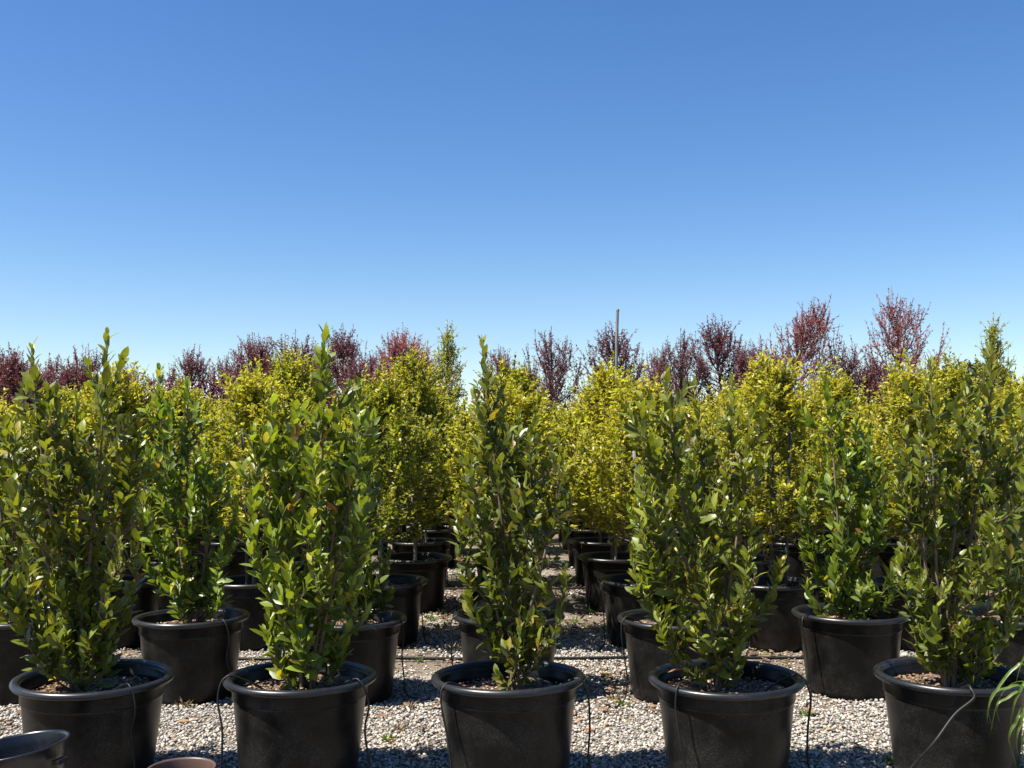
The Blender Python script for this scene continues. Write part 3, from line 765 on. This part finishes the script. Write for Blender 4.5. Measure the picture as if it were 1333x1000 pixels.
d_pole = 19.2
pt = at(804, 403, d_pole); pb = at(800, 560, d_pole)
pole = Tubes()
bx = pb[0] + (pb[0] - pt[0]) * .6
for (a, b, r) in (((bx, 0), (pt[0], pt[2]), .036),):
    zz = np.linspace(0, b[1], 10)
    pole.add(np.stack([np.linspace(bx, pt[0], 10) + .004 * np.sin(zz * 3), np.zeros(10) + d_pole, zz], -1), r * 1.0, r * .8, 10)
v_ = pole.v[0]
po = link('wooden_pole', None)
bpy.data.objects.remove(po)
po = empty('wooden_pole', (bx, d_pole, 0))
tag(po, 'tall thin grey wooden pole standing in front of a dark maroon tree', 'pole')
pm = pole.mesh('shaft', M_STAKE); pm.transform(Matrix.Translation((-bx, -d_pole, 0)))
link('shaft', pm, po)
capm = lathe([(0, .012), (.030, .010), (.034, 0.0), (.033, -.03)], 12, M_STAKE, 'end_cap')
link('end_cap', capm, po, (pt[0] - bx, 0, pt[2]))

def polytunnel():
    d = 42.0
    a, b = at(178, 492, d), at(345, 492, d)
    Hh = a[2]; wd = 5.0; x0, x1 = a[0], b[0]
    root = tag(empty('polytunnel', ((x0 + x1) / 2, d + wd / 2, 0)), 'pale polytunnel roof glimpsed behind the purple trees', 'greenhouse')
    m, nt, p, out = mat_new('polytunnel_film')
    p.inputs['Base Color'].default_value = (.7, .73, .75, 1); p.inputs['Roughness'].default_value = .35
    hl = (x1 - x0) / 2; n = 18
    ang = np.linspace(0, math.pi, n)
    sec = np.stack([-np.cos(ang) * wd / 2, np.sin(ang) ** .8 * Hh], -1)
    v = [(-hl, y, z) for y, z in sec] + [(hl, y, z) for y, z in sec]
    f = [(i, i + 1, n + i + 1, n + i) for i in range(n - 1)]
    o = mesh_obj('film', v, f, m, root, True)
    for q in range(6):
        t = Tubes(); xx = -hl + 2 * hl * q / 5
        t.add([(xx, y * 1.006, z * 1.006 + .01) for y, z in sec], .03, .03, 6)
        link('hoop', t.mesh('hoop', M_STAKE), root)
    t = Tubes(); t.add([(-hl, 0, Hh + .05), (hl, 0, Hh + .05)], .05, .05, 6); link('ridge_bar', t.mesh('ridge_bar', M_STAKE), root)
polytunnel()

# ------------------------------------------------------------------ drip tubes and pipes
def drip_tube(pot_xy, ang_deg, lab, drop_shift=0.12, out=.05, r=.0046, group='thin drip tubes hanging over the pot rims', end_z=.008, seed=0):
    """leaves the soil, arches over the rolled rim, hangs down the outside and lies on the gravel"""
    rs = np.random.RandomState(seed)
    a = math.radians(ang_deg); ex = np.array((math.cos(a), math.sin(a), 0)); et = np.array((-math.sin(a), math.cos(a), 0))
    c = np.array((pot_xy[0], pot_xy[1], 0))
    z = np.array((0, 0, 1.))
    R = .3395
    key = [c + ex * .17 - et * .03 + z * .415, c + ex * .23 - et * .01 + z * .455, c + ex * .30 + z * (.479 + r + .003), c + ex * .33 + z * (.474 + r + .004),
           c + ex * (R + .014) + et * .005 + z * .45, c + ex * (R + .02) + et * drop_shift * .2 + z * .38, c + ex * (R + out * .5) + et * drop_shift * .45 + z * .27,
           c + ex * (R + out * .4) + et * drop_shift * .75 + z * .14, c + ex * (R + out) + et * drop_shift + z * .035, c + ex * (R + out + .08) + et * (drop_shift + .05) + z * end_z,
           c + ex * (R + out + .2) + et * (drop_shift + .18) + z * end_z]
    key = np.array(key) + np.concatenate([np.zeros((5, 3)), rs.normal(0, .006, (6, 3)) * np.array((1, 1, 0))])
    pts = catmull(key, 6)
    t = Tubes(); o = key[-2] * np.array((1, 1, 0)); t.add(pts - o, r, r, 8)
    ob = link('drip_tube', t.mesh('drip_tube', M_TUBE), None, tuple(o))
    tag(ob, lab, 'tube', group)
    return ob
def catmull(k, m):
    k = np.asarray(k, float); p = np.concatenate([[2 * k[0] - k[1]], k, [2 * k[-1] - k[-2]]]); out = []
    for i in range(1, len(p) - 2):
        for t in np.linspace(0, 1, m, endpoint=False):
            out.append(.5 * (2 * p[i] + (p[i + 1] - p[i - 1]) * t + (2 * p[i - 1] - 5 * p[i] + 4 * p[i + 1] - p[i + 2]) * t * t + (3 * p[i] - p[i - 1] - 3 * p[i + 1] + p[i + 2]) * t ** 3))
    out.append(k[-1]); return np.array(out)
fp = [(at(fd['px'], 875, ROWS[0])[0], ROWS[0] + (0.0, .03, -.02, 0.02, .05)[i]) for i, fd in enumerate(front)]
sp2 = [(at(fd['px'], 800, ROWS[1])[0], ROWS[1] + (0.0, .0, -.03, 0.02, .0, .12, .1)[i]) for i, fd in enumerate(second)]
drip_tube(fp[0], -42, 'thin drip tube on the shaded side of the pot with the two-topped laurel', .02, .0, .0035, seed=1)
drip_tube(fp[1], 198, 'thin black drip tube hanging by the lit side of the fresh green laurel pot', .10, .02, seed=2)
drip_tube(fp[1], -30, 'thin black drip tube on the shaded side of the fresh green laurel pot', .06, .03, seed=3)
drip_tube(fp[2], 214, 'thin black drip tube bowed against the lit side of the dark narrow laurel pot', .13, .03, seed=4)
drip_tube(fp[2], -18, 'thin black drip tube hanging free beside the dark narrow laurel pot', .04, .05, seed=5)
drip_tube(fp[3], 222, 'thin black drip tube on the lit side of the wide leafy laurel pot', .05, .02, seed=6)
drip_tube(fp[3], -12, 'thin black drip tube on the shaded side of the wide leafy laurel pot', .05, .03, seed=7)
drip_tube(fp[4], -98, 'thicker black tube slanting across the front of the large spreading laurel pot', -.36, .07, .0066, seed=8)
LAB_T = 'thin drip tube draped over the rim of a pot in the rows behind'
for i, (q, an) in enumerate((((sp2[1]), -40), ((sp2[2]), -20), ((sp2[4]), 200), ((sp2[5]), 210), ((sp2[3]), 195), ((COLX * -1, ROWS[2]), -25), ((COLX * 1, ROWS[2]), 200),
                             ((COLX * 2, ROWS[2]), 215), ((COLX * -1, ROWS[3]), -15), ((COLX * -1, ROWS[3]), 230), ((COLX, ROWS[3]), 205), ((COLX, ROWS[4]), 220), ((COLX * -1, ROWS[4]), -35))):
    drip_tube(q, an, LAB_T, .06, .02, .0045, seed=20 + i)

def pipe(y, x0, x1, r, lab, seed):
    rs = np.random.RandomState(seed)
    xs = np.linspace(x0, x1, 26)
    key = np.stack([xs, y + np.cumsum(rs.normal(0, .012, 26)) + .03 * np.sin(xs * .9), np.full(26, r + .012) + rs.uniform(0, .006, 26)], -1)
    t = Tubes(); o = np.array(((x0 + x1) / 2, y, 0)); t.add(catmull(key, 3) - o, r, r, 10)
    tag(link('irrigation_pipe', t.mesh('irrigation_pipe', M_TUBE), None, tuple(o)), lab, 'pipe', 'irrigation pipes across the aisles')
yy = on_ground(600, 861)[1]
pipe(yy, -5, 5.5, .011, 'black irrigation pipe lying on the gravel just behind the second row of pots', 1)
pipe(on_ground(600, 769)[1], -6.5, 6.5, .011, 'black irrigation pipe lying across the gravel among the yellow-green trees', 2)

# ------------------------------------------------------------------ empty pots, brown pot, grass plant
def small_pot_profile(Rt, Rb, H, th=.004):
    return [(0.0, .003), (Rb, .003), (Rb + .002, .012), (Rt * .93, H * .86), (Rt * .955, H * .87), (Rt * .965, H * .97), (Rt, H * .975), (Rt + .004, H * .99), (Rt, H), (Rt * .955, H * .995),
            (Rt * .94, H * .97), (Rt * .915, H * .86), (Rb - th, .012), (0, .010)]
d_s = 3.62
cs = at(18, 969, d_s)
for k, (dz, lab) in enumerate(((0, 'empty blue-black plastic pot tilted on top of another, in front of the two-topped laurel'), (-.06, 'black plastic pot holding a second empty pot nested inside it'))):
    H = cs[2] + dz - .0
    root = empty('nursery_pot', (cs[0] - .02 * k, d_s, 0))
    hh = H if k else .34
    tag(root, lab, 'pot', 'nested empty pots')
    body = link('body', lathe(small_pot_profile(.178, .132, hh), 48, M_POT2, 'nursery_pot_body'), root)
    if k == 0:
        root.location = (cs[0] + .045, d_s, cs[2] - .34)
        root.rotation_euler = (0, math.radians(-7), 0)
    lug = mesh_obj('lug', [(x, y, z) for x in (.176, .205) for y in (-.022, .022) for z in (hh * .80, hh * .845)],
                   [(0, 1, 3, 2), (4, 6, 7, 5), (0, 4, 5, 1), (2, 3, 7, 6), (0, 2, 6, 4), (1, 5, 7, 3)], M_POT2, root)
    lug.rotation_euler = (0, 0, -.3)
    POTS.append((cs[0], d_s, .14))
d_b = 3.95
cb_ = at(236, 999, d_b)
br = tag(empty('brown_pot', (cb_[0], d_b, 0)), 'small brown plastic pot with soil standing near the fresh green laurel pot', 'pot')
link('body', lathe(small_pot_profile(.128, .098, cb_[2]), 40, M_BROWN, 'brown_pot_body'), br)
sm = lathe([(0, cb_[2] - .05), (.05, cb_[2] - .045), (.117, cb_[2] - .052)], 24, M_SOIL, 'soil'); link('soil', sm, br)
POTS.append((cb_[0], d_b, .1))

def blade_strip(key, w0, seed):
    rs = np.random.RandomState(seed)
    p = catmull(np.asarray(key), 5); n = len(p); tg = norm(np.gradient(p, axis=0))
    side = norm(np.cross(tg, np.array((0.25, -.5, .83)))); up = np.cross(side, tg)
    t = np.linspace(0, 1, n)[:, None]; wv = w0 * np.minimum(1, t * 6 + .35) * (1 - t ** 3) 
    v = np.concatenate([p - side * wv + up * wv * .35, p, p + side * wv + up * wv * .35])
    f = [(i, i + 1, n + i + 1, n + i) for i in range(n - 1)] + [(n + i, n + i + 1, 2 * n + i + 1, 2 * n + i) for i in range(n - 1)]
    c = np.ones((3 * n, 4)); base = np.array((.085, .13, .022)) * rs.uniform(.7, 1.2)
    c[:, :3] = base * (1 + .5 * np.concatenate([t, t, t]))
    return v, f, c
d_g = 3.85
gx = at(1392, 960, d_g)
gr = tag(empty('grass_plant', (gx[0], d_g, 0)), 'arching strap-leaved grass plant in small pot beside the large spreading laurel pot', 'plant')
link('pot', lathe(small_pot_profile(.13, .1, .27), 40, M_POT2, 'grass_pot'), gr)
link('soil', lathe([(0, .235), (.06, .238), (.119, .232)], 24, M_SOIL, 'soil'), gr)
blades = [[(1340, 878), (1321, 870), (1299, 896), (1286, 923), (1295, 954)], [(1340, 903), (1308, 897), (1292, 905), (1285, 930), (1287, 944)],
          [(1340, 908), (1308, 911), (1297, 921), (1303, 946)], [(1336, 936), (1321, 943), (1313, 962), (1321, 991), (1324, 1006)],
          [(1342, 930), (1327, 947), (1323, 967), (1328, 994)], [(1345, 895), (1325, 905), (1316, 935), (1318, 960)], [(1350, 930), (1335, 950), (1330, 975), (1334, 1010)],
          [(1360, 850), (1345, 840), (1330, 862), (1322, 890)]]
for i, b in enumerate(blades):
    dd = d_g + (i % 3 - 1) * .05
    k = [np.array((0.02 * (i % 3), 0, .236))] + [at(px, py, dd) - np.array((gx[0], d_g, 0)) for px, py in b]
    v, f, c = blade_strip(k, .006, i)
    mesh_obj('blade', v, f, M_BLADE, gr, True, c)
rs = np.random.RandomState(77)
for i in range(14):
    a = rs.uniform(-1.6, 2.4); l = rs.uniform(.16, .3); h = rs.uniform(.2, .38)
    e = np.array((math.cos(a), math.sin(a), 0))
    k = [np.array((0, 0, .236)) + e * .02, e * l * .3 + np.array((0, 0, .236 + h * .8)), e * l * .75 + np.array((0, 0, .236 + h)), e * l * 1.15 + np.array((0, 0, .236 + h * .75)), e * l * 1.35 + np.array((0, 0, .236 + h * .25))]
    v, f, c = blade_strip(k, .007, 50 + i)
    mesh_obj('blade', v, f, M_BLADE, gr, True, c)
POTS.append((gx[0], d_g, .1))

# ------------------------------------------------------------------ gravel
def gravel():
    rs = np.random.RandomState(3)
    pos = []; rad = []
    for (y0, y1, dens, r0, r1) in ((3.3, 5.9, 4200, .0052, .0112), (5.9, 8.4, 3000, .0055, .0115), (8.4, 12.5, 1000, .008, .014)):
        xm = .52 * y1 + .5
        n = int((y1 - y0) * 2 * xm * dens)
        x = rs.uniform(-xm, xm, n); y = rs.uniform(y0, y1, n)
        ok = np.abs(x) < .52 * y + .5
        # bare, dirty patches run along the rows
        n1 = np.sin(x * 1.7 + 1.3 * np.sin(y * 1.1)) * np.cos(y * 2.1 + x * .6) + .5 * np.sin(x * 4.1 + y * 3.3)
        dirt = np.clip((y - 5.2) * .5, 0, .82)
        ok &= rs.rand(n) > np.clip(dirt * np.clip((n1 + .35) * 1.6, 0, 1) + .05, 0, .88)
        for (px, py, pr) in POTS:
            ok &= (x - px) ** 2 + (y - py) ** 2 > pr * pr
        r = rs.uniform(r0, r1, n) * rs.choice([.75, 1, 1, 1.25, 1.6], n, p=[.3, .3, .25, .13, .02])
        pos.append(np.stack([x, y, r * .35 + rs.uniform(0, .012, n)], -1)[ok]); rad.append(r[ok])
    pos = np.concatenate(pos); rad = np.concatenate(rad); n = len(pos)
    pal = np.array([(.42, .385, .335), (.36, .335, .295), (.54, .50, .44), (.25, .235, .215), (.41, .355, .285), (.16, .15, .14), (.32, .25, .19)])
    cols = pal[rs.choice(len(pal), n, p=[.24, .2, .16, .13, .13, .08, .06])] * rs.uniform(.76, 1.1, (n, 1))
    o = link('gravel', stones('gravel', pos, rad, .68, cols, M_GRAVEL, rs))
    tag(o, 'pale crushed gravel spread between the black pots', 'gravel', kind='stuff')
    return n
n_gravel = gravel()
def litter():
    rs = np.random.RandomState(8); n = 22000
    x = rs.uniform(-5, 5, n); y = rs.uniform(4.7, 10.5, n)
    m = np.sin(x * 2.3 + y) * np.cos(y * 2.05 + .3 * x) + .6 * np.sin(5.1 * x - 3.2 * y)
    ok = (m > .1) & (rs.rand(n) < np.clip((y - 4.6) * .35, .08, 1))
    for (px, py, pr) in POTS: ok &= (x - px) ** 2 + (y - py) ** 2 > pr * pr
    x, y = x[ok], y[ok]; n = len(x)
    pal = np.array([(.24, .15, .09), (.13, .085, .055), (.30, .21, .12), (.10, .07, .05), (.20, .10, .07), (.17, .18, .06)])
    cols = pal[rs.randint(0, len(pal), n)] * rs.uniform(.7, 1.2, (n, 1))
    o = link('litter', stones('litter', np.stack([x, y, rs.uniform(.014, .026, n)], -1), rs.uniform(.005, .018, n), .35, cols, M_SOIL_BITS, rs, long=2.4))
    tag(o, 'brown bark and leaf litter strewn over the gravel', 'litter', kind='stuff')
litter()

# ------------------------------------------------------------------ small things on the ground
def weed(px, py, size, dry, seed, lab):
    rs = np.random.RandomState(seed); p = on_ground(px, py); n = 46
    a = rs.rand(n) * 6.283; q = rs.rand(n) * size * .5
    P = np.stack([q * np.cos(a), q * np.sin(a), rs.uniform(.004, size * .35, n)], -1)
    D = norm(np.stack([np.cos(a), np.sin(a), rs.uniform(.2, 1.6, n)], -1) + rs.normal(0, .3, (n, 3)))
    base = np.array((.30, .22, .11)) if dry else np.array((.12, .19, .035))
    C = base * rs.uniform(.6, 1.3, (n, 1))
    me = leaf_mesh('weed_tuft', SMALL_T, SMALL_F, P, D, norm(rs.normal(0, .5, (n, 3)) + np.array((0, 0, 1))), rs.uniform(.3, .8, n) * size, rs.normal(.2, .1, n), C, M_DRY if dry else M_BLADE, False, width=.45 if dry else .7)
    o = link('weed_tuft', me, None, tuple(p)); tag(o, lab, 'weed', 'weeds growing in the gravel')
LW = 'small green weed sprouting from the gravel between pots'; LD = 'dry straw-coloured weed tuft on the gravel between pots'
for i, (px, py, s, dry) in enumerate(((240, 922, .07, 1), (505, 965, .05, 0), (533, 924, .06, 1), (588, 848, .08, 1), (560, 808, .07, 0), (582, 815, .05, 0), (800, 912, .06, 1), (812, 920, .05, 0),
                                      (1164, 996, .06, 0), (770, 800, .06, 0), (790, 818, .06, 0), (755, 785, .07, 1), (570, 745, .08, 0), (1050, 935, .05, 0), (765, 820, .05, 1), (590, 735, .08, 0), (520, 952, .05, 1),
                                      (748, 812, .07, 0), (780, 838, .05, 1), (545, 862, .05, 0), (575, 800, .06, 1))):
    weed(px, py, s, dry, 300 + i, LD if dry else LW)
LMES = [leaf_mesh('fallen_leaf', LAUREL_T, LAUREL_F, np.zeros((1, 3)), np.array([[0, 1., 0]]), np.array([[0, 0, 1.]]), np.array([.07]), np.array([c]), np.array([col]), M_DRY)
        for c, col in ((-.25, (.22, .09, .05)), (.3, (.28, .16, .08)), (-.1, (.13, .07, .04)), (.2, (.33, .24, .13)))]
rnd = random.Random(4)
fl = [(504, 930), (515, 958), (560, 920), (800, 880), (775, 950), (230, 940), (262, 935), (1075, 950), (1110, 968), (790, 925), (545, 950), (580, 810), (770, 790), (1060, 925), (30, 930), (12, 938), (555, 815), (760, 935), (575, 905), (785, 895), (525, 870), (770, 868)]
for i, (px, py) in enumerate(fl):
    p = on_ground(px, py, .022)
    o = link('fallen_leaf', LMES[i % 4], None, tuple(p)); o.rotation_euler = (rnd.uniform(-.3, .3), rnd.uniform(-.3, .3), rnd.uniform(0, 6.28))
    tag(o, 'dry brown leaf lying on the gravel between pots', 'leaf', 'fallen leaves on the gravel')
